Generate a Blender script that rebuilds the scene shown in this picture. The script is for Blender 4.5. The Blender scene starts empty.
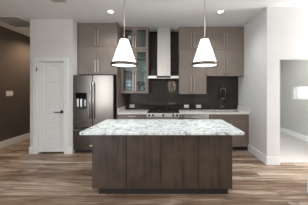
import bpy, bmesh, math, random
from mathutils import Vector, Matrix

random.seed(4)
sc = bpy.context.scene
COL = sc.collection

# ------------------------------------------------------------------ camera
EYE, H = 1.447, 3.05
cd = bpy.data.cameras.new('camera')
cam = bpy.data.objects.new('camera', cd)
COL.objects.link(cam)
cam.location = (0, 0, EYE)
cam.rotation_euler = (math.radians(90), 0, 0)
cd.sensor_width = 36.0
cd.lens = 164.0 / 308.0 * 36.0
cd.shift_x = -16.0 / 308.0
cd.shift_y = -12.5 / 308.0
cd.clip_start = 0.05
sc.camera = cam

# ------------------------------------------------------------------ view, world
sc.view_settings.view_transform = 'Standard'
sc.view_settings.look = 'None'
sc.view_settings.exposure = 0.68
sc.view_settings.gamma = 1.0
sc.view_settings.use_curve_mapping = False
sc.cycles.use_denoising = True
sc.cycles.max_bounces = 8
sc.cycles.diffuse_bounces = 5
sc.cycles.sample_clamp_indirect = 6.0
sc.cycles.caustics_reflective = False
sc.cycles.caustics_refractive = False

w = bpy.data.worlds.new('world')
sc.world = w
w.use_nodes = True
bg = w.node_tree.nodes['Background']
bg.inputs['Color'].default_value = (0.86, 0.93, 1.0, 1)
bg.inputs['Strength'].default_value = 2.4

# ------------------------------------------------------------------ daylight through the windows, ceiling lamps, added fill lamps
def area(name, loc, rot, sx, sy, power, color, spread=180):
    l = bpy.data.lights.new(name, 'AREA')
    l.shape = 'RECTANGLE'
    l.size, l.size_y = sx, sy
    l.energy = power
    l.color = color
    l.spread = math.radians(spread)
    o = bpy.data.objects.new(name, l)
    o.location = loc
    o.rotation_euler = rot
    COL.objects.link(o)
    return o

DAY = (0.90, 0.96, 1.0)
area('daylight_entry_glass', (4.55, 2.73, 1.45), (math.radians(90), 0, math.radians(90)), 0.75, 2.3, 62, (1.0, 0.98, 0.965))
area('daylight_window_left', (-4.18, -3.2, 1.45), (math.radians(90), 0, math.radians(-90)), 3.1, 2.3, 150, DAY)

def spot(name, loc, power, color, angle=150, blend=0.9, r=0.06):
    l = bpy.data.lights.new(name, 'SPOT')
    l.energy = power
    l.color = color
    l.spot_size = math.radians(angle)
    l.spot_blend = blend
    l.shadow_soft_size = r
    o = bpy.data.objects.new(name, l)
    o.location = loc
    COL.objects.link(o)
    return o

WARM = (0.95, 0.98, 1.0)
CEIL_LIGHTS = [(-1.215, 3.35), (1.03, 3.35), (-3.0, 1.0), (-0.9, 0.9), (1.0, 0.9), (-2.2, -1.2), (0.3, -1.2)]  # all after the first pair are unseen, added to light the room
for (x, y) in CEIL_LIGHTS:
    spot('recessed_lamp_light', (x, y, H - 0.03), 36, WARM)
spot('side_room_fill_light', (2.95, 4.35, H - 0.03), 46, (1.0, 0.985, 0.96))  # unseen fill added to brighten the side room, no fixture built
spot('hall_lamp_light', (-3.72, 4.85, H - 0.03), 58, (1.0, 0.78, 0.56))
PEND = [(-0.705, 2.53), (0.534, 2.53)]

# ------------------------------------------------------------------ materials
def lin(c):
    return tuple(((v / 255) / 12.92 if v / 255 <= 0.04045 else ((v / 255 + 0.055) / 1.055) ** 2.4) for v in c)

def rgba(c):
    return (*lin(c), 1)

def mat(name, color, rough=0.5, metal=0.0, emit=0.0, noise=0.0, scale=(8, 8, 8), spec=0.5, bump=0.0, ecol=None):
    m = bpy.data.materials.new(name)
    m.use_nodes = True
    nt = m.node_tree
    b = nt.nodes['Principled BSDF']
    b.inputs['Base Color'].default_value = rgba(color)
    b.inputs['Roughness'].default_value = rough
    b.inputs['Metallic'].default_value = metal
    b.inputs['Specular IOR Level'].default_value = spec
    if emit:
        b.inputs['Emission Color'].default_value = rgba(ecol or color)
        b.inputs['Emission Strength'].default_value = emit
    tc = nt.nodes.new('ShaderNodeTexCoord')
    mp = nt.nodes.new('ShaderNodeMapping')
    mp.inputs['Scale'].default_value = scale
    nz = nt.nodes.new('ShaderNodeTexNoise')
    nz.inputs['Scale'].default_value = 1.0
    nz.inputs['Detail'].default_value = 4.0
    nt.links.new(tc.outputs['Object'], mp.inputs['Vector'])
    nt.links.new(mp.outputs['Vector'], nz.inputs['Vector'])
    if noise:
        rp = nt.nodes.new('ShaderNodeValToRGB')
        c0 = [max(0, v * (1 - noise)) for v in color]
        c1 = [min(255, v * (1 + noise)) for v in color]
        rp.color_ramp.elements[0].position = 0.3
        rp.color_ramp.elements[1].position = 0.7
        rp.color_ramp.elements[0].color = rgba(c0)
        rp.color_ramp.elements[1].color = rgba(c1)
        nt.links.new(nz.outputs['Fac'], rp.inputs['Fac'])
        nt.links.new(rp.outputs['Color'], b.inputs['Base Color'])
    if bump:
        bp = nt.nodes.new('ShaderNodeBump')
        bp.inputs['Strength'].default_value = bump
        bp.inputs['Distance'].default_value = 0.01
        nt.links.new(nz.outputs['Fac'], bp.inputs['Height'])
        nt.links.new(bp.outputs['Normal'], b.inputs['Normal'])
    return m

def floor_material():
    m = bpy.data.materials.new('plank_floor')
    m.use_nodes = True
    nt = m.node_tree
    N, L = nt.nodes, nt.links
    b = N['Principled BSDF']
    tc = N.new('ShaderNodeTexCoord')
    br = N.new('ShaderNodeTexBrick')
    br.offset = 0.37
    br.inputs['Color1'].default_value = (0, 0, 0, 1)
    br.inputs['Color2'].default_value = (1, 1, 1, 1)
    br.inputs['Mortar'].default_value = (0.2, 0.2, 0.2, 1)
    br.inputs['Scale'].default_value = 1.0
    br.inputs['Mortar Size'].default_value = 0.0025
    br.inputs['Mortar Smooth'].default_value = 0.1
    br.inputs['Brick Width'].default_value = 2.4
    br.inputs['Row Height'].default_value = 0.125
    L.new(tc.outputs['Object'], br.inputs['Vector'])
    # shift the grain of every plank
    vm = N.new('ShaderNodeVectorMath'); vm.operation = 'SCALE'; vm.inputs['Scale'].default_value = 7.0
    L.new(br.outputs['Color'], vm.inputs[0])
    va = N.new('ShaderNodeVectorMath'); va.operation = 'ADD'
    L.new(tc.outputs['Object'], va.inputs[0]); L.new(vm.outputs[0], va.inputs[1])
    def noise(scale, detail=5, rough=0.6, dist=0.0):
        mp = N.new('ShaderNodeMapping'); mp.inputs['Scale'].default_value = scale
        L.new(va.outputs[0], mp.inputs['Vector'])
        n = N.new('ShaderNodeTexNoise')
        n.inputs['Scale'].default_value = 1; n.inputs['Detail'].default_value = detail
        n.inputs['Roughness'].default_value = rough; n.inputs['Distortion'].default_value = dist
        L.new(mp.outputs['Vector'], n.inputs['Vector'])
        return n
    broad = noise((1.1, 11, 1), 4, 0.55, 0.8)
    fine = noise((3.5, 60, 1), 6, 0.65)
    def math_(op, a, bb):
        n = N.new('ShaderNodeMath'); n.operation = op
        for i, v in enumerate((a, bb)):
            if isinstance(v, (int, float)): n.inputs[i].default_value = v
            else: L.new(v, n.inputs[i])
        return n.outputs[0]
    t = math_('MULTIPLY', br.outputs['Color'], 0.40)
    t = math_('ADD', t, math_('MULTIPLY', broad.outputs['Fac'], 1.5))
    t = math_('ADD', t, math_('MULTIPLY', fine.outputs['Fac'], 0.52))
    t = math_('SUBTRACT', t, 0.69)
    rp = N.new('ShaderNodeValToRGB')
    cr = rp.color_ramp
    cr.elements[0].position = 0.12; cr.elements[0].color = rgba((90, 70, 57))
    cr.elements[1].position = 0.88; cr.elements[1].color = rgba((198, 183, 168))
    e = cr.elements.new(0.32); e.color = rgba((124, 99, 80))
    e = cr.elements.new(0.50); e.color = rgba((148, 126, 106))
    e = cr.elements.new(0.68); e.color = rgba((174, 155, 137))
    L.new(t, rp.inputs['Fac'])
    # dark knots and smudges along the grain
    kn = noise((1.6, 9, 1), 4, 0.55, 1.2)
    kr = N.new('ShaderNodeValToRGB')
    kr.color_ramp.elements[0].position = 0.56; kr.color_ramp.elements[0].color = (0, 0, 0, 1)
    kr.color_ramp.elements[1].position = 0.68; kr.color_ramp.elements[1].color = (0.75, 0.75, 0.75, 1)
    L.new(kn.outputs['Fac'], kr.inputs['Fac'])
    mx = N.new('ShaderNodeMix'); mx.data_type = 'RGBA'
    L.new(kr.outputs['Color'], mx.inputs[0]); L.new(rp.outputs['Color'], mx.inputs[6])
    mx.inputs[7].default_value = rgba((98, 74, 58))
    mo = N.new('ShaderNodeMix'); mo.data_type = 'RGBA'
    L.new(br.outputs['Fac'], mo.inputs[0]); L.new(mx.outputs[2], mo.inputs[6])
    mo.inputs[7].default_value = rgba((84, 66, 54))
    L.new(mo.outputs[2], b.inputs['Base Color'])
    b.inputs['Roughness'].default_value = 0.42
    b.inputs['Specular IOR Level'].default_value = 0.4
    bp = N.new('ShaderNodeBump'); bp.inputs['Strength'].default_value = 0.15; bp.inputs['Distance'].default_value = 0.004
    L.new(fine.outputs['Fac'], bp.inputs['Height']); L.new(bp.outputs['Normal'], b.inputs['Normal'])
    return m

def granite_material():
    m = bpy.data.materials.new('granite')
    m.use_nodes = True
    nt = m.node_tree
    N, L = nt.nodes, nt.links
    b = N['Principled BSDF']
    tc = N.new('ShaderNodeTexCoord')
    n1 = N.new('ShaderNodeTexNoise'); n1.inputs['Scale'].default_value = 15; n1.inputs['Detail'].default_value = 6; n1.inputs['Roughness'].default_value = 0.7; n1.inputs['Distortion'].default_value = 0.6
    n2 = N.new('ShaderNodeTexNoise'); n2.inputs['Scale'].default_value = 30; n2.inputs['Detail'].default_value = 4; n2.inputs['Roughness'].default_value = 0.7
    L.new(tc.outputs['Object'], n1.inputs['Vector']); L.new(tc.outputs['Object'], n2.inputs['Vector'])
    r1 = N.new('ShaderNodeValToRGB')
    r1.color_ramp.elements[0].position = 0.36; r1.color_ramp.elements[0].color = rgba((128, 142, 139))
    r1.color_ramp.elements[1].position = 0.56; r1.color_ramp.elements[1].color = rgba((216, 219, 219))
    e = r1.color_ramp.elements.new(0.45); e.color = rgba((188, 196, 194))
    L.new(n1.outputs['Fac'], r1.inputs['Fac'])
    r2 = N.new('ShaderNodeValToRGB')
    r2.color_ramp.elements[0].position = 0.30; r2.color_ramp.elements[0].color = (1, 1, 1, 1)
    r2.color_ramp.elements[1].position = 0.44; r2.color_ramp.elements[1].color = (0, 0, 0, 1)
    L.new(n2.outputs['Fac'], r2.inputs['Fac'])
    mx = N.new('ShaderNodeMix'); mx.data_type = 'RGBA'
    L.new(r2.outputs['Color'], mx.inputs[0]); L.new(r1.outputs['Color'], mx.inputs[6])
    mx.inputs[7].default_value = rgba((112, 119, 116))
    L.new(mx.outputs[2], b.inputs['Base Color'])
    b.inputs['Roughness'].default_value = 0.22
    return m

def wood_material(name, dark, light, scale=(26, 26, 1.4), rough=0.45):
    m = bpy.data.materials.new(name)
    m.use_nodes = True
    nt = m.node_tree
    N, L = nt.nodes, nt.links
    b = N['Principled BSDF']
    tc = N.new('ShaderNodeTexCoord')
    oi = N.new('ShaderNodeObjectInfo')
    sc_ = N.new('ShaderNodeVectorMath'); sc_.operation = 'SCALE'; sc_.inputs[0].default_value = (3, 3, 9)
    L.new(oi.outputs['Random'], sc_.inputs['Scale'])
    ad = N.new('ShaderNodeVectorMath'); ad.operation = 'ADD'
    L.new(tc.outputs['Object'], ad.inputs[0]); L.new(sc_.outputs[0], ad.inputs[1])
    mp = N.new('ShaderNodeMapping'); mp.inputs['Scale'].default_value = scale
    L.new(ad.outputs[0], mp.inputs['Vector'])
    n = N.new('ShaderNodeTexNoise'); n.inputs['Scale'].default_value = 1; n.inputs['Detail'].default_value = 5; n.inputs['Roughness'].default_value = 0.6; n.inputs['Distortion'].default_value = 0.5
    L.new(mp.outputs['Vector'], n.inputs['Vector'])
    n2 = N.new('ShaderNodeTexNoise'); n2.inputs['Scale'].default_value = 3.2; n2.inputs['Detail'].default_value = 2
    L.new(ad.outputs[0], n2.inputs['Vector'])
    a = N.new('ShaderNodeMath'); a.operation = 'MULTIPLY_ADD'
    L.new(n2.outputs['Fac'], a.inputs[0]); a.inputs[1].default_value = 0.8; L.new(n.outputs['Fac'], a.inputs[2])
    r = N.new('ShaderNodeValToRGB')
    r.color_ramp.elements[0].position = 0.62; r.color_ramp.elements[0].color = rgba(dark)
    r.color_ramp.elements[1].position = 1.16; r.color_ramp.elements[1].color = rgba(light)
    r.color_ramp.elements[1].position = 1.0
    L.new(a.outputs[0], r.inputs['Fac'])
    L.new(r.outputs['Color'], b.inputs['Base Color'])
    b.inputs['Roughness'].default_value = rough
    return m

def tile_material():
    m = bpy.data.materials.new('backsplash_tile')
    m.use_nodes = True
    nt = m.node_tree
    N, L = nt.nodes, nt.links
    b = N['Principled BSDF']
    tc = N.new('ShaderNodeTexCoord')
    sx = N.new('ShaderNodeSeparateXYZ'); cx = N.new('ShaderNodeCombineXYZ')
    L.new(tc.outputs['Object'], sx.inputs[0])
    L.new(sx.outputs['X'], cx.inputs['X']); L.new(sx.outputs['Z'], cx.inputs['Y'])
    br = N.new('ShaderNodeTexBrick')
    br.offset = 0.5
    br.inputs['Color1'].default_value = rgba((48, 42, 39))
    br.inputs['Color2'].default_value = rgba((59, 52, 48))
    br.inputs['Mortar'].default_value = rgba((40, 36, 33))
    br.inputs['Scale'].default_value = 1
    br.inputs['Mortar Size'].default_value = 0.003
    br.inputs['Brick Width'].default_value = 0.30
    br.inputs['Row Height'].default_value = 0.10
    L.new(cx.outputs[0], br.inputs['Vector'])
    L.new(br.outputs['Color'], b.inputs['Base Color'])
    b.inputs['Roughness'].default_value = 0.035
    b.inputs['Specular IOR Level'].default_value = 0.3
    inv = N.new('ShaderNodeMath'); inv.operation = 'SUBTRACT'; inv.inputs[0].default_value = 1
    L.new(br.outputs['Fac'], inv.inputs[1])
    bp = N.new('ShaderNodeBump'); bp.inputs['Strength'].default_value = 0.3; bp.inputs['Distance'].default_value = 0.003
    L.new(inv.outputs[0], bp.inputs['Height']); L.new(bp.outputs['Normal'], b.inputs['Normal'])
    return m

def glass_material(name, tint=(235, 245, 243), gloss=0.10):
    m = bpy.data.materials.new(name)
    m.use_nodes = True
    nt = m.node_tree
    N, L = nt.nodes, nt.links
    N.remove(N['Principled BSDF'])
    out = N['Material Output']
    t = N.new('ShaderNodeBsdfTransparent'); t.inputs['Color'].default_value = rgba(tint)
    g = N.new('ShaderNodeBsdfGlossy'); g.inputs['Roughness'].default_value = 0.05
    lw = N.new('ShaderNodeLayerWeight'); lw.inputs['Blend'].default_value = 0.5
    pw = N.new('ShaderNodeMath'); pw.operation = 'POWER'; pw.inputs[1].default_value = 5.0
    L.new(lw.outputs['Facing'], pw.inputs[0])
    ad = N.new('ShaderNodeMath'); ad.operation = 'MULTIPLY_ADD'; ad.inputs[1].default_value = 0.8; ad.inputs[2].default_value = 0.03 + gloss
    L.new(pw.outputs[0], ad.inputs[0])
    mx = N.new('ShaderNodeMixShader')
    L.new(ad.outputs[0], mx.inputs[0]); L.new(t.outputs[0], mx.inputs[1]); L.new(g.outputs[0], mx.inputs[2])
    L.new(mx.outputs[0], out.inputs['Surface'])
    return m

M = {
    'wall': mat('wall_paint', (213, 212, 211), 0.85, noise=0.008, scale=(3, 3, 3)),
    'dark_wall': mat('dark_wall_paint', (86, 76, 69), 0.8, noise=0.02, scale=(3, 3, 3)),
    'ceiling': mat('ceiling_paint', (226, 227, 228), 0.9, noise=0.008, scale=(3, 3, 3)),
    'trim': mat('trim_paint', (226, 227, 226), 0.5),
    'grey_wall': mat('side_room_paint', (186, 187, 182), 0.85, noise=0.01, scale=(3, 3, 3)),
    'carpet': mat('carpet', (196, 193, 189), 0.95, noise=0.06, scale=(60, 60, 60), bump=0.3),
    'floor': floor_material(),
    'granite': granite_material(),
    'quartz': mat('back_counter_quartz', (224, 221, 217), 0.3, noise=0.04, scale=(30, 30, 30)),
    'cab': wood_material('taupe_cabinet', (117, 106, 98), (129, 117, 108), (40, 40, 2), 0.36),
    'cab_body': mat('cabinet_carcass', (84, 74, 67), 0.6, noise=0.03),
    'cab_in': mat('cabinet_interior', (196, 191, 187), 0.6, noise=0.03),
    'island': wood_material('island_wood', (38, 30, 25), (72, 57, 47), (16, 16, 1.1), 0.42),
    'toe': mat('toe_kick_black', (30, 27, 25), 0.6, noise=0.05),
    'steel': mat('brushed_steel', (214, 213, 211), 0.34, 1.0, noise=0.03, scale=(2, 2, 90)),
    'fridge': mat('dark_stainless', (100, 94, 89), 0.22, 1.0, noise=0.02, scale=(70, 70, 1.5)),
    'fridge_side': mat('fridge_case', (58, 54, 52), 0.5, noise=0.02),
    'chimney': mat('chimney_steel', (206, 204, 201), 0.38, 1.0, noise=0.03, scale=(90, 90, 2)),
    'gunmetal': mat('faucet_metal', (120, 117, 114), 0.22, 1.0, noise=0.02),
    'nickel': mat('satin_nickel', (214, 205, 195), 0.34, 1.0, noise=0.02),
    'bronze': mat('pendant_metal', (100, 91, 84), 0.36, 1.0, noise=0.03),
    'copper': mat('pendant_copper', (196, 142, 96), 0.3, 1.0, noise=0.03),
    'black': mat('black_plastic', (22, 22, 23), 0.35, noise=0.04),
    'black_glass': mat('black_glass', (14, 14, 15), 0.08, noise=0.02),
    'iron': mat('cast_iron', (30, 29, 29), 0.6, noise=0.1, scale=(40, 40, 40), bump=0.2),
    'white': mat('white_plastic', (232, 231, 228), 0.35, noise=0.01),
    'plate': mat('switch_plastic', (206, 198, 188), 0.4, noise=0.01),
    'slot': mat('outlet_slots', (120, 117, 113), 0.5, noise=0.02),
    'tile': tile_material(),
    'glass': glass_material('cabinet_glass', (236, 243, 243), 0.0),
    'window_glass': glass_material('window_glass', (248, 250, 250), 0.02),
    'shelf_glass': mat('shelf_glass', (150, 176, 174), 0.1, noise=0.02),
    'shade': mat('lit_shade', (250, 246, 240), 0.6, noise=0.01, emit=1.5, ecol=(255, 250, 243)),
    'lens': mat('lamp_lens', (255, 250, 243), 0.5, noise=0.005, emit=6.0, ecol=(255, 248, 238)),
    'bulb': mat('chandelier_bulb', (255, 236, 205), 0.4, noise=0.005, emit=38.0, ecol=(255, 236, 208)),
    'porcelain': mat('porcelain', (226, 230, 234), 0.2, noise=0.01),
    'blue_ware': mat('blue_ware', (150, 170, 190), 0.25, noise=0.03),
    'teal_ware': mat('teal_ware', (168, 186, 184), 0.25, noise=0.03),
    'louver': mat('vent_grey', (214, 212, 209), 0.6, noise=0.02),
    'duct': mat('vent_duct', (205, 203, 200), 0.8, noise=0.05),
    'stucco': mat('neighbour_stucco', (236, 224, 214), 0.9, noise=0.04, scale=(20, 20, 20), bump=0.2),
    'ground': mat('yard_gravel', (170, 160, 148), 0.95, noise=0.15, scale=(12, 12, 12)),
}

# ------------------------------------------------------------------ mesh helpers
class MB:
    """collects shapes in world coordinates; build() links them as one mesh object"""
    def __init__(self):
        self.bm = bmesh.new()

    def _merge(self, t):
        me = bpy.data.meshes.new('t')
        t.to_mesh(me); t.free()
        self.bm.from_mesh(me)
        bpy.data.meshes.remove(me)

    def box(self, x0, x1, y0, y1, z0, z1, bev=0.0, seg=1):
        t = bmesh.new()
        bmesh.ops.create_cube(t, size=1.0)
        for v in t.verts:
            v.co = Vector(((x0 + x1) / 2 + v.co.x * (x1 - x0), (y0 + y1) / 2 + v.co.y * (y1 - y0), (z0 + z1) / 2 + v.co.z * (z1 - z0)))
        if bev:
            bmesh.ops.bevel(t, geom=list(t.edges), offset=bev, segments=seg, affect='EDGES', profile=0.5)
        self._merge(t)
        return self

    def cyl(self, p0, p1, r0, r1=None, n=20, caps=True):
        r1 = r0 if r1 is None else r1
        p0, p1 = Vector(p0), Vector(p1)
        d = p1 - p0
        t = bmesh.new()
        bmesh.ops.create_cone(t, cap_ends=caps, segments=n, radius1=r0, radius2=r1, depth=d.length)
        q = Vector((0, 0, 1)).rotation_difference(d.normalized()).to_matrix().to_4x4()
        bmesh.ops.transform(t, matrix=Matrix.Translation((p0 + p1) / 2) @ q, verts=t.verts)
        for f in t.faces:
            f.smooth = len(f.verts) == 4
        self._merge(t)
        return self

    def lathe(self, cx, cy, prof, n=32, closed=False):
        """prof: list of (radius, z); revolves about the vertical through cx, cy"""
        t = bmesh.new()
        rings = []
        for (r, z) in prof:
            if r < 1e-5:
                rings.append([t.verts.new((cx, cy, z))])
            else:
                rings.append([t.verts.new((cx + r * math.cos(2 * math.pi * k / n), cy + r * math.sin(2 * math.pi * k / n), z)) for k in range(n)])
        pairs = list(zip(rings, rings[1:]))
        if closed:
            pairs.append((rings[-1], rings[0]))
        for a, b in pairs:
            for k in range(n):
                k2 = (k + 1) % n
                if len(a) == 1 and len(b) == 1:
                    continue
                if len(a) == 1:
                    f = t.faces.new((a[0], b[k2], b[k]))
                elif len(b) == 1:
                    f = t.faces.new((a[k], a[k2], b[0]))
                else:
                    f = t.faces.new((a[k], a[k2], b[k2], b[k]))
                f.smooth = True
        bmesh.ops.recalc_face_normals(t, faces=t.faces)
        self._merge(t)
        return self

    def tube(self, pts, r, n=12):
        pts = [Vector(p) for p in pts]
        t = bmesh.new()
        rings = []
        up = Vector((0.1234, 0.987, 0.0567)).normalized()
        for i, p in enumerate(pts):
            d = (pts[min(i + 1, len(pts) - 1)] - pts[max(i - 1, 0)]).normalized()
            a = d.cross(up).normalized(); b = d.cross(a).normalized()
            rings.append([t.verts.new(p + r * (math.cos(2 * math.pi * k / n) * a + math.sin(2 * math.pi * k / n) * b)) for k in range(n)])
        for a, b in zip(rings, rings[1:]):
            for k in range(n):
                f = t.faces.new((a[k], a[(k + 1) % n], b[(k + 1) % n], b[k])); f.smooth = True
        t.faces.new(rings[0]); t.faces.new(rings[-1])
        bmesh.ops.recalc_face_normals(t, faces=t.faces)
        self._merge(t)
        return self

    def poly(self, pts, axis, a0, a1):
        """extrude a 2-D outline along axis ('x','y','z') from a0 to a1"""
        t = bmesh.new()
        def mk(p, a):
            return {'x': (a, p[0], p[1]), 'y': (p[0], a, p[1]), 'z': (p[0], p[1], a)}[axis]
        A = [t.verts.new(mk(p, a0)) for p in pts]
        B = [t.verts.new(mk(p, a1)) for p in pts]
        t.faces.new(A); t.faces.new(B)
        for k in range(len(pts)):
            t.faces.new((A[k], A[(k + 1) % len(pts)], B[(k + 1) % len(pts)], B[k]))
        bmesh.ops.recalc_face_normals(t, faces=t.faces)
        self._merge(t)
        return self

    def build(self, name, m, parent=None, origin=None):
        me = bpy.data.meshes.new(name)
        wp = Vector((0, 0, 0))
        q = parent
        while q is not None:
            wp += q.location
            q = q.parent
        vs = [v.co.copy() for v in self.bm.verts]
        if origin is None:
            lo = Vector([min(v[i] for v in vs) for i in range(3)])
            hi = Vector([max(v[i] for v in vs) for i in range(3)])
            origin = Vector(((lo.x + hi.x) / 2, (lo.y + hi.y) / 2, lo.z))
        else:
            origin = Vector(origin)
        for v in self.bm.verts:
            v.co -= origin
        self.bm.to_mesh(me); self.bm.free()
        me.materials.append(m if not isinstance(m, str) else M[m])
        o = bpy.data.objects.new(name, me)
        COL.objects.link(o)
        o.parent = parent
        o.location = origin - wp
        return o

def tag(o, label, cat, group=None):
    o['label'] = label
    o['category'] = cat
    if group:
        o['group'] = group
    return o

def thing(name, label, cat, loc, group=None):
    o = bpy.data.objects.new(name, None)
    o.empty_display_size = 0.1
    COL.objects.link(o)
    o.location = loc
    return tag(o, label, cat, group)

def struct(name, mb, m, parent=None, origin=None):
    o = mb.build(name, m, parent, origin)
    if parent is None:
        o['kind'] = 'structure'
    return o

def kids(o):
    return [c for c in COL.objects if c.parent == o]

def copy_tree(o, parent=None):
    c = o.copy()
    COL.objects.link(c)
    c.parent = parent
    for ch in kids(o):
        copy_tree(ch, c)
    return c

# ------------------------------------------------------------------ setting
T = 0.14
XL, XR, YB, YK = -4.235, 1.94, -5.5, 4.51      # left wall, right wall, wall behind the camera, kitchen back wall
YP, XP0, XP1 = 3.72, -3.175, -2.21             # pantry front, its left and right faces
XC0, XC1, YC = 1.872, 2.12, 3.165              # pier between kitchen and side room
HEAD = 2.055
DX0, DX1, DZ = -2.995, -2.40, 2.082            # pantry door opening

fl = MB().box(XL - T, 4.7, YB - T, 3.295, -0.1, 0.0).box(XL - T, XC1, 3.295, 7.2, -0.1, 0.0)
struct('floor', fl, 'floor', origin=(0, 0, 0))
struct('floor_carpet', MB().box(XC1, 4.0, 3.25, 5.75, -0.1, 0.012), 'carpet', origin=(0, 0, 0))
struct('ceiling', MB().box(XL - T, 4.7, YB - T, 7.2, H, H + 0.1), 'ceiling', origin=(0, 0, H))

struct('wall_left', MB().box(XL - T, XL, -1.6, 7.2, 0, H).box(XL - T, XL, -4.8, -1.6, 0, 0.25).box(XL - T, XL, -4.8, -1.6, 2.65, H).box(XL - T, XL, YB, -4.8, 0, H), 'dark_wall')
struct('wall_hall', MB().box(XL, XP0 + T, 7.06, 7.2, 0, H), 'wall')
struct('wall_kitchen', MB().box(XP1 - T, XC0, YK, YK + T, 0, H), 'wall')
pw = (MB().box(XP0, DX0, YP, YP + T, 0, H).box(DX1, XP1, YP, YP + T, 0, H).box(DX0, DX1, YP, YP + T, DZ + 0.006, H)
      .box(XP0, XP0 + T, YP + T, 7.06, 0, H).box(XP1 - T, XP1, YP + T, YK, 0, H).box(XP0 + T, XP1 - T, YK + 0.6, YK + 0.7, 0, H)
      .box(XP1 - T, XP1, YK + T, YK + 0.7, 0, H))
struct('wall_pantry', pw, 'wall')
# pier and wall with the cased opening to the side room
struct('wall_pier', MB().box(XC0, XC1, YC, YK + T, 0, H), 'wall')
struct('wall_opening', MB().box(XC1, 3.70, YC, YC + 0.13, HEAD, H).box(3.70, 4.7, YC, YC + 0.13, 0, H), 'wall')
# wall on the right, its end just outside the picture
struct('wall_right', MB().box(XR, 4.7, 2.16, 2.30, 0, H).box(XR, XR + T, YB, 2.16, 0, H), 'wall')
struct('wall_entry', MB().box(4.56, 4.7, 2.30, 2.36, 0, H).box(4.56, 4.7, 3.10, YC, 0, H).box(4.56, 4.7, 2.36, 3.10, 2.6, H), 'wall')
struct('wall_behind', MB().box(XL - T, XR + T, YB - T, YB, 0, H), 'wall')
# side room
WX = 3.795
wy0, wy1, wz0, wz1 = 4.42, 5.10, 1.175, 1.590
sr = (MB().box(WX, WX + T, 3.295, wy0, 0, H).box(WX, WX + T, wy1, 5.75, 0, H)
      .box(WX, WX + T, wy0, wy1, 0, wz0).box(WX, WX + T, wy0, wy1, wz1, H))
struct('wall_side_room', sr, 'grey_wall')
struct('wall_side_room_end', MB().box(XC1, WX, 5.56, 5.70, 0, H), 'grey_wall')

# baseboards
def baseboard(name, x0, x1, y0, y1, z=0.0, h=0.16):
    struct(name, MB().box(x0, x1, y0, y1, z, z + h, 0.004), 'trim')
baseboard('baseboard_left', XL, XL + 0.016, YB, 7.06)
baseboard('baseboard_pier', XC0 - 0.016, XC0, YC, 3.90)
baseboard('baseboard_pier_front', XC0 - 0.016, XC1, YC - 0.016, YC)
baseboard('baseboard_right', XR - 0.016, XR, YB, 2.316)
baseboard('baseboard_passage', XR - 0.016, 4.56, 2.30, 2.316)
baseboard('baseboard_side_room', WX - 0.016, WX, 3.295, 5.56, 0.012)
baseboard('baseboard_side_room_end', XC1, WX - 0.016, 5.544, 5.56, 0.012)
baseboard('baseboard_hall', XP0 - 0.016, XP0, YP - 0.016, 7.06)
baseboard('baseboard_pantry', XP0, DX0 - 0.10, YP - 0.016, YP)
baseboard('baseboard_pantry_right', DX1 + 0.10, XP1 + 0.0, YP - 0.016, YP)

# door casing and five-panel door
cs = (MB().box(DX0 - 0.10, DX0, YP - 0.02, YP, 0, DZ + 0.10, 0.003).box(DX1, DX1 + 0.10, YP - 0.02, YP, 0, DZ + 0.10, 0.003)
      .box(DX0, DX1, YP - 0.02, YP, DZ + 0.006, DZ + 0.10, 0.003))
struct('trim_1', cs, 'trim')
d0, d1, db, dt = DX0 + 0.004, DX1 - 0.004, 0.038, DZ - 0.004
dy0, dy1 = YP + 0.012, YP + 0.047
door = MB()
sw = 0.125
door.box(d0, d0 + sw, dy0, dy1, db, dt, 0.003).box(d1 - sw, d1, dy0, dy1, db, dt, 0.003)
pz = []
zb = 0.285
ph, rl = 0.257, 0.104
for k in range(5):
    pz.append((zb + k * (ph + rl), zb + k * (ph + rl) + ph))
rails = [(db, pz[0][0])] + [(pz[k][1], pz[k + 1][0]) for k in range(4)] + [(pz[4][1], dt)]
for (a, b_) in rails:
    door.box(d0 + sw - 0.002, d1 - sw + 0.002, dy0 + 0.0005, dy1, a, b_, 0.003)
for (a, b_) in pz:
    door.box(d0 + sw - 0.004, d1 - sw + 0.004, dy0 + 0.012, dy1 - 0.008, a - 0.004, b_ + 0.004)
    door.box(d0 + sw + 0.028, d1 - sw - 0.028, dy0 + 0.005, dy1 - 0.009, a + 0.028, b_ - 0.028, 0.004)
dr = struct('door_1', door, 'trim')
hx, hz = -2.46, 0.948
hd = MB().box(hx - 0.032, hx + 0.032, dy0 - 0.010, dy0, hz - 0.032, hz + 0.032, 0.002)
hd.cyl((hx, dy0 - 0.010, hz), (hx, dy0 - 0.05, hz), 0.011)
hd.box(hx - 0.145, hx + 0.012, dy0 - 0.062, dy0 - 0.046, hz - 0.010, hz + 0.010, 0.003)
hd.build('door_handle', 'black', dr)
hg = MB().cyl((DX0 - 0.012, YP - 0.026, 1.87), (DX0 - 0.012, YP - 0.026, 1.95), 0.008).box(DX0 - 0.03, DX0 + 0.003, YP - 0.023, YP - 0.0195, 1.875, 1.945)
hg.build('hinge', 'slot', dr)

# window of the side room
wf = MB()
fx0, fx1 = WX + 0.03, WX + 0.09
wf.box(fx0, fx1, wy0, wy1, wz0, wz0 + 0.05).box(fx0, fx1, wy0, wy1, wz1 - 0.05, wz1)
wf.box(fx0, fx1, wy0, wy0 + 0.05, wz0 + 0.05, wz1 - 0.05).box(fx0, fx1, wy1 - 0.05, wy1, wz0 + 0.05, wz1 - 0.05)
wf.box(fx0, fx1, wy1 - 0.16, wy1 - 0.12, wz0 + 0.05, wz1 - 0.05)
win = struct('window_1', wf, 'white')
MB().box(WX + 0.055, WX + 0.061, wy0 + 0.05, wy1 - 0.05, wz0 + 0.05, wz1 - 0.05).build('window_pane', 'window_glass', win)
struct('trim_2', MB().box(WX - 0.004, WX + 0.03, wy0, wy1, wz0 - 0.006, wz0 + 0.012), 'white')
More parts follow.
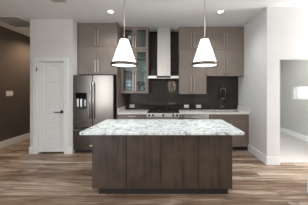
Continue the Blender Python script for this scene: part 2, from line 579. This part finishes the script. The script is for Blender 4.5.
# outdoors seen through that window
struct('ground', MB().box(4.75, 12, -6, 14, -0.25, -0.15), 'ground')
struct('wall_neighbour', MB().box(7.5, 7.8, 0, 12, -0.15, 2.0), 'stucco')

# tiled backsplash on the kitchen wall
struct('wall_backsplash', MB().box(-1.242, XC0, YK - 0.010, YK, 0.914, H), 'tile')

# ------------------------------------------------------------------ cabinet builders
def bar_handle(door, x, y, z0, z1):
    """vertical bar pull standing in front of a door whose face is at y"""
    h = MB()
    h.box(x - 0.006, x + 0.006, y - 0.036, y - 0.024, z0, z1, 0.002)
    for z in (z0 + 0.03, z1 - 0.03):
        h.box(x - 0.005, x + 0.005, y - 0.026, y, z - 0.005, z + 0.005)
    return h.build('handle', 'nickel', door)

def flat_handle(door, x0, x1, y, z):
    h = MB()
    h.box(x0, x1, y - 0.036, y - 0.024, z - 0.006, z + 0.006, 0.002)
    for x in (x0 + 0.03, x1 - 0.03):
        h.box(x - 0.005, x + 0.005, y - 0.026, y, z - 0.005, z + 0.005)
    return h.build('handle', 'nickel', door)

G = 0.0018
def slab_cabinet(label, x0, x1, yf, yb, z0, z1, hz, group, top=0.0, gap=0.013):
    """two slab doors over a carcass; hz = (z0, z1) of the bar pulls"""
    t = thing('upper_cabinet', label, 'cabinet', ((x0 + x1) / 2, yf, z0), group)
    MB().box(x0 + 0.001, x1 - 0.001, yf + 0.021, yb, z0 + 0.001, z1 - 0.001).build('carcass', 'cab', t)
    xm = (x0 + x1) / 2
    for (a, b_, hx_) in ((x0, xm, xm - gap - 0.022), (xm, x1, xm + gap + 0.022)):
        d = MB().box(a + G, b_ - G, yf, yf + 0.02, z0 + G, z1 - G - top, 0.0015).build('door', 'cab', t)
        bar_handle(d, hx_, yf, hz[0], hz[1])
    return t

def glass_cabinet(label, x0, x1, yf, yb, z0, z1, hz, group, shelves, top=0.0):
    t = thing('glass_cabinet', label, 'cabinet', ((x0 + x1) / 2, yf, z0), group)
    c = MB()
    th = 0.018
    c.box(x0 + 0.001, x0 + th, yf + 0.021, yb, z0, z1).box(x1 - th, x1 - 0.001, yf + 0.021, yb, z0, z1)
    c.box(x0 + th, x1 - th, yf + 0.021, yb, z0, z0 + th).box(x0 + th, x1 - th, yf + 0.021, yb, z1 - th, z1)
    xm = (x0 + x1) / 2
    c.box(xm - 0.01, xm + 0.01, yf + 0.021, yf + 0.04, z0 + th, z1 - th)
    c.build('carcass', 'cab', t)
    MB().box(x0 + th, x1 - th, yb - 0.01, yb, z0 + th, z1 - th).build('back_panel', 'cab_in', t)
    for s in shelves:
        MB().box(x0 + th, x1 - th, yf + 0.045, yb - 0.01, s - 0.008, s).build('shelf', 'shelf_glass', t)
    fw = 0.062
    for (a, b_, hx_) in ((x0, xm, xm - 0.03), (xm, x1, xm + 0.03)):
        zt = z1 - G - top
        d = MB()
        d.box(a + G, a + fw, yf, yf + 0.02, z0 + G, zt, 0.0015).box(b_ - fw, b_ - G, yf, yf + 0.02, z0 + G, zt, 0.0015)
        d.box(a + fw, b_ - fw, yf, yf + 0.02, z0 + G, z0 + fw, 0.0015).box(a + fw, b_ - fw, yf, yf + 0.02, zt - fw, zt, 0.0015)
        do = d.build('door', 'cab', t)
        MB().box(a + fw - 0.004, b_ - fw + 0.004, yf + 0.008, yf + 0.012, z0 + fw - 0.004, zt - fw + 0.004).build('glass_pane', 'glass', do)
        bar_handle(do, hx_, yf, hz[0], hz[1])
    return t

YU = 4.14         # fronts of the wall cabinets
YF = 3.90         # front of the cabinets over the refrigerator
ZS = 2.469        # seam between the stacked boxes
TOP = H - 0.002
ub = YK - 0.012
slab_cabinet('taupe two-door cabinet against the ceiling above the refrigerator', -2.207, -1.262, YF, YK - 0.002, ZS, TOP, (2.50, 2.86), 'tall stacked cabinets over the refrigerator', 0.02)
slab_cabinet('taupe two-door cabinet directly over the refrigerator top', -2.205, -1.262, YF, YK - 0.002, 1.815, ZS, (1.86, 2.16), 'tall stacked cabinets over the refrigerator')
glass_cabinet('short glass-door cabinet at the ceiling, left of the range hood', -1.240, -0.548, YU, ub, ZS, TOP, (2.52, 2.80), 'glass-door cabinets left of the hood', [], 0.02)
glass_cabinet('tall glass-door cabinet with dishes inside, left of the range hood', -1.240, -0.548, YU, ub, 1.364, ZS, (1.43, 1.83), 'glass-door cabinets left of the hood', [2.272, 1.945])
slab_cabinet('taupe cabinet at the ceiling just right of the range hood', 0.227, 0.921, YU, ub, ZS, TOP, (2.50, 2.90), 'stacked wall cabinets right of the hood', 0.02)
slab_cabinet('taupe cabinet above two wall outlets, right of the range hood', 0.227, 0.921, YU, ub, 1.346, ZS, (1.40, 1.80), 'stacked wall cabinets right of the hood')
slab_cabinet('taupe cabinet at the ceiling in the right corner above the sink', 0.923, 1.870, YU, ub, ZS, TOP, (2.52, 2.88), 'stacked wall cabinets over the sink', 0.02)
slab_cabinet('taupe cabinet directly above the sink faucet, under the corner ceiling cabinet', 0.923, 1.870, YU, ub, 1.800, ZS, (1.86, 2.20), 'stacked wall cabinets over the sink')

# tall end panel between refrigerator and counter
tag(MB().box(-1.260, -1.242, 3.86, YK - 0.002, 0.0, H - 0.002, 0.001).build('end_panel', 'cab'), 'tall taupe end panel at the right side of the refrigerator', 'panel')

# ------------------------------------------------------------------ things inside the tall glass cabinet
px_, py_ = -1.055, 4.30
for k in range(8):
    zz = 1.3825 + k * 0.020
    p = MB().lathe(px_, py_, [(0, zz), (0.060, zz), (0.128, zz + 0.014), (0.130, zz + 0.019), (0.064, zz + 0.008), (0, zz + 0.008)], 28)
    tag(p.build('plate', 'porcelain' if k % 3 else 'blue_ware'), 'dinner plate in the stack behind the left glass door', 'plate', 'plates stacked in the glass cabinet')
for k in range(4):
    z = 1.533 + k * 0.036
    bwl = MB().lathe(px_, py_, [(0, z), (0.040, z), (0.092, z + 0.035), (0.104, z + 0.070), (0.099, z + 0.070), (0.084, z + 0.037), (0.035, z + 0.007), (0, z + 0.007)], 28)
    tag(bwl.build('bowl', 'blue_ware' if k % 2 else 'porcelain'), 'cereal bowl nested on the plates behind the left glass door', 'bowl', 'bowls nested in the glass cabinet')
# stand mixer
mx_ = thing('stand_mixer', 'dark stand mixer behind the right glass door of the tall cabinet', 'mixer', (-0.755, 4.27, 1.3825))
MB().box(-0.84, -0.68, 4.20, 4.345, 1.3825, 1.412, 0.012, 2).box(-0.835, -0.775, 4.23, 4.31, 1.40, 1.57, 0.015, 2).build('stand', 'iron', mx_)
MB().box(-0.85, -0.665, 4.215, 4.325, 1.565, 1.665, 0.03, 3).build('motor_head', 'iron', mx_)
MB().lathe(-0.715, 4.27, [(0, 1.4125), (0.03, 1.4125), (0.05, 1.44), (0.056, 1.51), (0.052, 1.51), (0.046, 1.445), (0, 1.42)], 24).build('mixing_bowl', 'steel', mx_)
# white vase
va_ = MB().lathe(-0.655, 4.414, [(0, 1.3825), (0.040, 1.3825), (0.058, 1.45), (0.066, 1.66), (0.060, 1.78), (0.040, 1.90), (0.034, 1.90), (0.050, 1.76), (0.0, 1.42)], 24)
tag(va_.build('vase', 'porcelain'), 'white tapered vase behind the stand mixer in the tall glass cabinet', 'vase')
# platters standing on the glass shelves
for (x, z, m_, lab) in ((-0.72, 1.9455, 'teal_ware', 'pale teal tray standing on the middle glass shelf'),):
    tag(MB().box(x - 0.14, x + 0.14, 4.40, 4.425, z, z + 0.30, 0.01, 2).build('tray', m_), lab, 'tray')

# ------------------------------------------------------------------ refrigerator
FX0, FX1, FY = -2.207, -1.290, 3.735
fr = thing('refrigerator', 'dark stainless french-door refrigerator with ice dispenser beside the white door', 'refrigerator', ((FX0 + FX1) / 2, FY, 0))
MB().box(FX0 + 0.004, FX1 - 0.004, FY + 0.075, YK - 0.03, 0.03, 1.78, 0.004).build('case', 'fridge_side', fr)
MB().box(FX0 + 0.02, FX1 - 0.02, FY + 0.05, FY + 0.20, 0.0, 0.075).build('toe_grille', 'black', fr)
fm = (FX0 + FX1) / 2 - 0.018
dz0, dz1 = 0.595, 1.785
DN = (-2.152, -1.895, 1.005, 1.38)    # dispenser x0,x1,z0,z1
ld = MB().box(FX0, fm - 0.003, FY, FY + 0.072, DN[3], dz1, 0.006, 2).box(FX0, fm - 0.003, FY, FY + 0.072, dz0, DN[2], 0.006, 2)
ld.box(FX0, DN[0], FY + 0.0002, FY + 0.072, DN[2] - 0.008, DN[3] + 0.008).box(DN[1], fm - 0.003, FY + 0.0002, FY + 0.072, DN[2] - 0.008, DN[3] + 0.008)
ldo = ld.build('door', 'fridge', fr)
rdo = MB().box(fm + 0.003, FX1, FY, FY + 0.072, dz0, dz1, 0.006, 2).build('door', 'fridge', fr)
for d_, hx_ in ((ldo, fm - 0.032), (rdo, fm + 0.034)):
    h = MB().tube([(hx_, FY - 0.05, 0.80), (hx_, FY - 0.05, 1.63)], 0.013, 14)
    for z in (0.83, 1.60):
        h.cyl((hx_, FY - 0.05, z), (hx_, FY, z), 0.010)
    h.build('handle', 'steel', d_)
ds = MB()
ds.box(DN[0], DN[1], FY + 0.045, FY + 0.071, DN[2], DN[3]).box(DN[0], DN[0] + 0.012, FY + 0.001, FY + 0.045, DN[2], DN[3])
ds.box(DN[1] - 0.012, DN[1], FY + 0.001, FY + 0.045, DN[2], DN[3]).box(DN[0] + 0.012, DN[1] - 0.012, FY + 0.001, FY + 0.045, DN[2], DN[2] + 0.02)
ds.build('dispenser_niche', 'fridge_side', ldo)
MB().box(DN[0] + 0.002, DN[1] - 0.002, FY - 0.003, FY + 0.045, 1.255, DN[3] - 0.001, 0.002).build('dispenser_display', 'black_glass', ldo)
pd = MB()
for x in (-2.112, -2.035):
    pd.box(x - 0.020, x + 0.020, FY + 0.018, FY + 0.03, 1.06, 1.245, 0.004)
pd.box(-1.958, -1.932, FY + 0.018, FY + 0.03, 1.08, 1.22, 0.004)
pd.build('dispenser_paddles', 'steel', ldo)
dwr = MB().box(FX0, FX1, FY, FY + 0.072, 0.085, dz0 - 0.008, 0.006, 2).build('drawer', 'fridge', fr)
h = MB().tube([(FX0 + 0.05, FY - 0.05, 0.545), (FX1 - 0.05, FY - 0.05, 0.545)], 0.013, 14)
for x in (FX0 + 0.09, FX1 - 0.09):
    h.cyl((x, FY - 0.05, 0.545), (x, FY, 0.545), 0.010)
h.build('handle', 'steel', dwr)
MB().box(-1.83, -1.775, FY - 0.002, FY + 0.001, 0.165, 0.19).build('badge', 'white', dwr)

# ------------------------------------------------------------------ base cabinets, counters
YBF = 3.885
def base_cabinet(label, x0, x1, fronts, group):
    t = thing('base_cabinet', label, 'cabinet', ((x0 + x1) / 2, YBF, 0), group)
    MB().box(x0 + 0.001, x1 - 0.001, YBF + 0.021, YK - 0.012, 0.10, 0.660).box(x0 + 0.001, x1 - 0.001, YBF + 0.021, YBF + 0.06, 0.66, 0.873).build('carcass', 'cab_body', t)
    MB().box(x0 + 0.001, x1 - 0.001, YBF + 0.075, YBF + 0.095, 0.0, 0.10).build('toe_kick', 'toe', t)
    for (kind, a, b_, z0, z1) in fronts:
        d = MB().box(a + G, b_ - G, YBF, YBF + 0.02, z0 + G, z1 - G, 0.0015).build(kind, 'cab', t)
        if kind == 'drawer':
            flat_handle(d, (a + b_) / 2 - 0.1, (a + b_) / 2 + 0.1, YBF, z1 - 0.05)
        else:
            hx_ = b_ - 0.05 if a < (x0 + x1) / 2 - 0.05 and b_ < x1 - 0.05 else a + 0.05
            bar_handle(d, hx_, YBF, z1 - 0.25, z1 - 0.04)
    return t

XG0, XG1 = -0.545, 0.225
base_cabinet('taupe base cabinet between the refrigerator and the range', -1.240, XG0 - 0.003,
             [('drawer', -1.240, -0.548, 0.71, 0.873), ('door', -1.240, -0.894, 0.10, 0.71), ('door', -0.894, -0.548, 0.10, 0.71)], 'base cabinets under the back counters')
base_cabinet('narrow taupe base cabinet filler between the range and the dishwasher', XG1 + 0.003, 0.308,
             [('door', XG1 + 0.003, 0.308, 0.10, 0.873)], 'base cabinets under the back counters')
base_cabinet('taupe base cabinet under the sink at the right wall', 0.925, 1.870,
             [('drawer_front', 0.925, 1.870, 0.71, 0.873), ('door', 0.925, 1.3975, 0.10, 0.71), ('door', 1.3975, 1.870, 0.10, 0.71)], 'base cabinets under the back counters')

# dishwasher
dw = thing('dishwasher', 'stainless dishwasher under the counter right of the range', 'dishwasher', (0.616, YBF, 0))
MB().box(0.314, 0.919, YBF + 0.03, YK - 0.05, 0.10, 0.87).build('tub', 'fridge_side', dw)
wd = MB().box(0.312, 0.921, YBF - 0.012, YBF + 0.028, 0.11, 0.868, 0.004).build('door', 'steel', dw)
h = MB().tube([(0.36, YBF - 0.05, 0.80), (0.873, YBF - 0.05, 0.80)], 0.010, 12)
for x in (0.40, 0.833):
    h.cyl((x, YBF - 0.05, 0.80), (x, YBF - 0.012, 0.80), 0.008)
h.build('handle', 'steel', wd)
MB().box(0.314, 0.919, YBF + 0.06, YBF + 0.08, 0.0, 0.10).build('toe_kick', 'toe', dw)

YCF = 3.855
ZC0, ZC = 0.874, 0.914
SX0, SX1, SY0, SY1 = 1.02, 1.70, 3.97, 4.33      # sink cut-out
ct = thing('countertop', 'light grey back countertop with side splash between refrigerator and range', 'countertop', (-0.895, YCF, ZC0), 'back countertops')
MB().box(-1.240, XG0 - 0.003, YCF, YK - 0.011, ZC0, ZC, 0.003).build('slab', 'quartz', ct)
MB().box(-1.240, -1.220, YCF + 0.002, YK - 0.011, ZC, ZC + 0.10, 0.002).build('side_splash', 'quartz', ct)
ct2 = thing('countertop', 'light grey back countertop around the sink, right of the range', 'countertop', (1.05, YCF, ZC0), 'back countertops')
s2 = MB()
s2.box(XG1 + 0.003, SX0, YCF, YK - 0.011, ZC0, ZC, 0.003).box(SX1, XC0 - 0.001, YCF, YK - 0.011, ZC0, ZC, 0.003)
s2.box(SX0 - 0.004, SX1 + 0.004, YCF, SY0, ZC0, ZC, 0.003).box(SX0 - 0.004, SX1 + 0.004, SY1, YK - 0.011, ZC0, ZC, 0.003)
s2.build('slab', 'quartz', ct2)
MB().box(XC0 - 0.021, XC0 - 0.001, YCF + 0.002, YK - 0.011, ZC, ZC + 0.10, 0.002).build('side_splash', 'quartz', ct2)
# sink
sk = thing('sink', 'stainless undermount sink in the back countertop below the faucet', 'sink', ((SX0 + SX1) / 2, (SY0 + SY1) / 2, 0.68))
b_ = MB()
b_.box(SX0, SX1, SY0, SY1, 0.68, 0.684).box(SX0 - 0.004, SX0 + 0.004, SY0, SY1, 0.684, 0.8735).box(SX1 - 0.004, SX1 + 0.004, SY0, SY1, 0.684, 0.8735)
b_.box(SX0, SX1, SY0 - 0.004, SY0 + 0.004, 0.684, 0.8735).box(SX0, SX1, SY1 - 0.004, SY1 + 0.004, 0.684, 0.8735)
b_.build('basin', 'steel', sk)
MB().lathe((SX0 + SX1) / 2, 4.15, [(0, 0.6845), (0.045, 0.6845), (0.045, 0.689), (0.03, 0.686), (0, 0.686)], 24).build('drain', 'fridge_side', sk)
# faucet: tall pull-down with spring neck and side spray head
FXc, FYc = 1.365, 4.405
fa = thing('faucet', 'tall dark spring-neck faucet behind the sink', 'faucet', (FXc, FYc, ZC))
MB().lathe(FXc, FYc, [(0, ZC), (0.030, ZC), (0.030, ZC + 0.012), (0.020, ZC + 0.02), (0.020, ZC + 0.11), (0.013, ZC + 0.12), (0.013, ZC + 0.44), (0, ZC + 0.44)], 20).build('riser', 'gunmetal', fa)
pts = [(FXc, FYc, ZC + 0.44)]
sp_dx, sp_dy = 0.105, -0.05
for k in range(0, 13):
    a = math.pi * k / 12
    t_ = (1 - math.cos(a)) / 2
    pts.append((FXc + sp_dx * t_, FYc + sp_dy * t_, ZC + 0.53 + 0.06 * math.sin(a)))
pts.append((FXc + sp_dx, FYc + sp_dy, ZC + 0.40))
neck = MB().tube(pts, 0.011, 12)
for k in range(10):
    z = ZC + 0.43 + k * 0.011
    neck.lathe(FXc, FYc, [(0.011, z), (0.015, z + 0.003), (0.011, z + 0.006)], 14)
neck.build('spring_neck', 'gunmetal', fa)
hx_, hy_ = FXc + sp_dx, FYc + sp_dy
MB().cyl((hx_, hy_, ZC + 0.20), (hx_, hy_, ZC + 0.40), 0.019, 0.015, 16).build('spray_head', 'black', fa)
MB().cyl((FXc, FYc, ZC + 0.30), (hx_, hy_, ZC + 0.30), 0.007, n=10).build('docking_arm', 'nickel', fa)
MB().cyl((FXc + 0.015, FYc - 0.01, ZC + 0.075), (FXc + 0.085, FYc - 0.035, ZC + 0.10), 0.007, 0.006, 10).build('lever', 'steel', fa)

# ------------------------------------------------------------------ range
RY = 3.835
rg = thing('range', 'stainless slide-in gas range under the hood', 'range', (-0.16, RY, 0))
MB().box(XG0 + 0.001, XG1 - 0.001, RY + 0.05, YK - 0.012, 0.02, 0.905).build('body', 'fridge_side', rg)
MB().box(XG0, XG1, RY + 0.02, YK - 0.012, 0.905, 0.918, 0.003).build('cooktop', 'black_glass', rg)
cp = MB().poly([(RY, 0.812), (RY + 0.05, 0.812), (RY + 0.05, 0.905), (RY + 0.008, 0.905)], 'x', XG0, XG1).build('control_panel', 'steel', rg)
for x in (-0.485, -0.395, -0.16, 0.075, 0.165):
    k_ = MB().cyl((x, RY + 0.004, 0.858), (x, RY - 0.012, 0.8565), 0.026, n=20).cyl((x, RY - 0.012, 0.8565), (x, RY - 0.034, 0.854), 0.020, 0.018, 20)
    k_.build('knob', 'iron', rg)
od = MB().box(XG0 + 0.002, XG1 - 0.002, RY - 0.002, RY + 0.048, 0.20, 0.80, 0.004).build('oven_door', 'steel', rg)
MB().box(-0.43, 0.11, RY - 0.004, RY + 0.002, 0.30, 0.66).build('oven_window', 'black_glass', od)
h = MB().tube([(-0.47, RY - 0.055, 0.745), (0.15, RY - 0.055, 0.745)], 0.012, 12)
for x in (-0.43, 0.11):
    h.cyl((x, RY - 0.055, 0.745), (x, RY, 0.745), 0.009)
h.build('handle', 'steel', od)
MB().box(XG0 + 0.002, XG1 - 0.002, RY, RY + 0.048, 0.05, 0.192, 0.004).build('warming_drawer', 'steel', rg)
MB().box(XG0 + 0.02, XG1 - 0.02, RY + 0.06, RY + 0.10, 0.0, 0.05).build('toe_kick', 'toe', rg)
for gx0, gx1 in ((XG0 + 0.03, -0.295), (-0.285, -0.035), (-0.025, XG1 - 0.03)):
    g = MB()
    gy0, gy1 = RY + 0.07, YK - 0.07
    for x in (gx0, (gx0 + gx1) / 2 - 0.005, gx1 - 0.01):
        g.box(x, x + 0.01, gy0, gy1, 0.926, 0.944)
    for y in (gy0, (gy0 + gy1) / 2, gy1 - 0.01):
        g.box(gx0, gx1, y, y + 0.01, 0.928, 0.944)
    for x in (gx0, gx1 - 0.01):
        for y in (gy0, gy1 - 0.01):
            g.box(x, x + 0.01, y, y + 0.01, 0.918, 0.93)
    g.build('grate', 'iron', rg)

# ------------------------------------------------------------------ range hood
hh = thing('range_hood', 'stainless chimney range hood with thin canopy over the range', 'range hood', (-0.16, 4.0, 1.724))
MB().box(-0.325, 0.012, 4.20, YK - 0.011, 1.795, 2.45, 0.003).box(-0.321, 0.008, 4.204, YK - 0.011, 2.45, H - 0.001, 0.002).build('chimney', 'chimney', hh)
MB().box(-0.540, 0.220, 4.00, YK - 0.011, 1.727, 1.795, 0.004).build('canopy', 'steel', hh)
MB().box(-0.325, 0.012, 3.997, 4.002, 1.745, 1.788).build('control_strip', 'black_glass', hh)
for x in (-0.34, 0.02):
    MB().box(x - 0.16, x + 0.16, 4.05, 4.42, 1.722, 1.728).build('filter', 'fridge_side', hh)

# ------------------------------------------------------------------ island
IX0, IX1, IY0, IY1 = -1.067, 0.854, 2.238, 2.95
isl = thing('kitchen_island', 'dark brown wood kitchen island base under the speckled granite slab', 'kitchen island', ((IX0 + IX1) / 2, IY0, 0))
MB().box(IX0 + 0.019, IX1 - 0.019, IY0 + 0.019, IY1 - 0.019, 0.10, 0.872).build('carcass', 'cab_body', isl)
seams = [IX0, -0.595, -0.12, 0.383, IX1]
for a, b_ in zip(seams, seams[1:]):
    MB().box(a + 0.003, b_ - 0.003, IY0, IY0 + 0.018, 0.10, 0.874, 0.002).build('front_panel', 'island', isl)
for x in (IX0, IX1 - 0.018):
    MB().box(x, x + 0.018, IY0 + 0.019, IY1, 0.10, 0.874, 0.001).build('side_panel', 'island', isl)
n = 4
for k in range(n):
    a = IX0 + 0.02 + k * (IX1 - IX0 - 0.04) / n
    b_ = a + (IX1 - IX0 - 0.04) / n
    d = MB().box(a + 0.002, b_ - 0.002, IY1 - 0.018, IY1 + 0.002, 0.102, 0.872, 0.0015).build('door', 'island', isl)
    hx_ = b_ - 0.05 if k % 2 == 0 else a + 0.05
    hb = MB().box(hx_ - 0.006, hx_ + 0.006, IY1 + 0.024, IY1 + 0.036, 0.60, 0.83, 0.002)
    for z in (0.63, 0.80):
        hb.box(hx_ - 0.005, hx_ + 0.005, IY1, IY1 + 0.026, z - 0.005, z + 0.005)
    hb.build('handle', 'nickel', d)
MB().box(-0.99, 0.807, 2.282, IY1 - 0.07, 0.0, 0.10).build('toe_kick', 'toe', isl)
tag(MB().box(-1.148, 0.945, 2.075, 2.985, 0.8745, 0.914, 0.006, 2).build('island_countertop', 'granite'), 'white and grey-green speckled granite slab on the island', 'countertop')

# ------------------------------------------------------------------ pendants
def make_pendant(x, y, label):
    zb, zt, R0, R1 = 1.833, 2.222, 0.190, 0.062
    t = thing('pendant_lamp', label, 'pendant lamp', (x, y, H), 'pendant lamps over the island')
    MB().lathe(x, y, [(0, H), (0.065, H), (0.065, H - 0.018), (0.02, H - 0.028), (0, H - 0.028)], 28).build('ceiling_canopy', 'nickel', t)
    MB().cyl((x, y, zt + 0.03), (x, y, H - 0.025), 0.007, n=12).build('rod', 'nickel', t)
    br = MB().lathe(x, y, [(0, zt + 0.035), (0.018, zt + 0.035), (0.018, zt + 0.012), (0, zt + 0.012)], 20)
    br.box(x - 0.062, x + 0.062, y - 0.008, y + 0.008, zt + 0.008, zt + 0.020, 0.002)
    for s in (-1, 1):
        br.cyl((x + s * 0.050, y, zt - 0.02), (x + s * 0.050, y, zt + 0.024), 0.012, n=12)
    br.build('bracket', 'copper', t)
    MB().lathe(x, y, [(0.0, zt), (R1, zt), (R0, zb), (R0 - 0.006, zb), (R1 - 0.006, zt - 0.006), (0, zt - 0.006)], 40).build('shade', 'shade', t)
    MB().lathe(x, y, [(R0 + 0.013, zb - 0.014), (R0 + 0.013, zb + 0.028), (R0 - 0.008, zb + 0.028), (R0 + 0.002, zb - 0.014)], 40, closed=True).build('rim_band', 'bronze', t)
    MB().lathe(x, y, [(0, zb + 0.004), (R0 - 0.007, zb + 0.004), (R0 - 0.007, zb - 0.004), (0, zb - 0.004)], 40).build('diffuser', 'shade', t)
    return t

p0 = make_pendant(PEND[0][0], PEND[0][1], 'cone pendant lamp over the island, the one hanging before the glass cabinets')
p1 = copy_tree(p0)
p1.location = (PEND[1][0], PEND[1][1], H)
p1['label'] = 'cone pendant lamp over the island, the one nearer the sink side'
for (x, y) in PEND:
    l = bpy.data.lights.new('pendant_bulb', 'SPOT')
    l.energy = 22; l.color = WARM; l.spot_size = math.radians(140); l.spot_blend = 0.8; l.shadow_soft_size = 0.12
    o = bpy.data.objects.new('pendant_bulb_light', l)
    o.location = (x, y, 1.815)
    COL.objects.link(o)

# ------------------------------------------------------------------ ceiling fixtures
def make_can(x, y, label):
    t = thing('recessed_light', label, 'recessed light', (x, y, H), 'recessed ceiling lights')
    MB().lathe(x, y, [(0.050, H), (0.078, H), (0.075, H - 0.008), (0.052, H - 0.008)], 28, closed=True).build('trim_ring', 'white', t)
    MB().lathe(x, y, [(0, H - 0.0005), (0.051, H - 0.0005), (0.051, H - 0.004), (0, H - 0.004)], 28).build('lens', 'lens', t)
    return t
c0 = make_can(*CEIL_LIGHTS[0], 'glowing recessed ceiling light in front of the cabinets over the refrigerator')
for i, (x, y) in enumerate(CEIL_LIGHTS[1:]):
    c = copy_tree(c0)
    c.location = (x, y, H)
    c['label'] = 'glowing recessed ceiling light in front of the cabinets over the sink' if i == 0 else 'added recessed ceiling light above the living area, out of the picture'
    if i:
        c['group'] = 'added recessed lights of the living area'

# branching chandelier of the living area, seen as sparkles mirrored in the tiles
CHX, CHY, CHZ = 0.14, -2.0, 1.72
ch = thing('chandelier', 'branching chandelier with small bulbs, seen only as sparkles mirrored in the backsplash', 'chandelier', (CHX, CHY, H))
MB().lathe(CHX, CHY, [(0, H), (0.07, H), (0.07, H - 0.02), (0, H - 0.03)], 24).build('ceiling_canopy', 'copper', ch)
st_ = MB().cyl((CHX, CHY, CHZ), (CHX, CHY, H - 0.02), 0.008, n=10)
rng = random.Random(3)
for k in range(26):
    a = k * 2.399
    zz = CHZ + 0.36 - 0.72 * k / 25
    rr = 0.30 * math.sqrt(max(0.08, 1 - ((zz - CHZ) / 0.42) ** 2)) * rng.uniform(0.65, 1.0)
    p = (CHX + rr * math.cos(a), CHY + rr * math.sin(a), zz)
    st_.cyl((CHX, CHY, max(CHZ, zz - 0.06)), p, 0.0025, n=6)
    MB().lathe(p[0], p[1], [(0, zz - 0.022), (0.018, zz - 0.012), (0.022, zz), (0.014, zz + 0.014), (0, zz + 0.022)], 12).build('bulb', 'bulb', ch)
st_.build('arms', 'iron', ch)

def vent(name, label, x0, x1, y0, y1, fw, n):
    t = thing(name, label, 'vent', ((x0 + x1) / 2, (y0 + y1) / 2, H))
    f = MB()
    f.box(x0, x0 + fw, y0, y1, H - 0.012, H, 0.002).box(x1 - fw, x1, y0, y1, H - 0.012, H, 0.002)
    f.box(x0 + fw, x1 - fw, y0, y0 + fw, H - 0.012, H, 0.002).box(x0 + fw, x1 - fw, y1 - fw, y1, H - 0.012, H, 0.002)
    f.build('frame', 'white', t)
    MB().box(x0 + fw, x1 - fw, y0 + fw, y1 - fw, H - 0.002, H).build('duct', 'duct', t)
    s = MB()
    st = (y1 - y0 - 2 * fw) / n
    for k in range(n):
        y = y0 + fw + (k + 0.5) * st
        s.poly([(y - st * 0.42, H - 0.010), (y - st * 0.34, H - 0.011), (y + st * 0.42, H - 0.003), (y + st * 0.34, H - 0.002)], 'x', x0 + fw, x1 - fw)
    s.build('louvers', 'louver', t)
    return t
vent('return_air_grille', 'large square air grille in the ceiling before the dark hallway', -3.95, -3.30, 3.553, 4.20, 0.03, 22)
vent('ceiling_register', 'small white air register at the top edge, left of the refrigerator cabinets', -2.16, -1.84, 2.86, 3.02, 0.025, 8)

# ------------------------------------------------------------------ outlets and switch plate
def outlet(x, z, label):
    t = thing('wall_outlet', label, 'outlet', (x, YK - 0.010, z), 'outlets on the backsplash')
    y = YK - 0.010
    MB().box(x - 0.066, x + 0.066, y - 0.006, y, z - 0.043, z + 0.043, 0.002).build('cover_plate', 'white', t)
    for s in (-1, 1):
        r = MB().box(x + s * 0.030 - 0.020, x + s * 0.030 + 0.020, y - 0.008, y - 0.005, z - 0.016, z + 0.016, 0.001).build('receptacle', 'plate', t)
        MB().box(x + s * 0.030 - 0.008, x + s * 0.030 + 0.008, y - 0.0085, y - 0.0075, z - 0.007, z - 0.004).box(x + s * 0.030 - 0.008, x + s * 0.030 + 0.008, y - 0.0085, y - 0.0075, z + 0.004, z + 0.007).build('slot', 'slot', r)
    return t
o0 = outlet(-1.038, 1.005, 'white wall outlet under the glass cabinets, left of the range')
for x, lab in ((0.452, 'white wall outlet nearest the range on its right side'), (0.783, 'white wall outlet between the other right outlet and the faucet')):
    c = copy_tree(o0)
    c.location = (x, YK - 0.010, 0.998)
    c['label'] = lab

sw_ = thing('switch_plate', 'pale four-gang light switch plate on the dark hallway wall', 'light switch', (XL, 4.325, 1.355))
MB().box(XL, XL + 0.007, 4.232, 4.418, 1.285, 1.425, 0.002).build('cover_plate', 'plate', sw_)
for k in range(4):
    y = 4.256 + k * 0.046
    MB().box(XL + 0.006, XL + 0.010, y - 0.016, y + 0.016, 1.322, 1.388, 0.001).build('rocker', 'white', sw_)
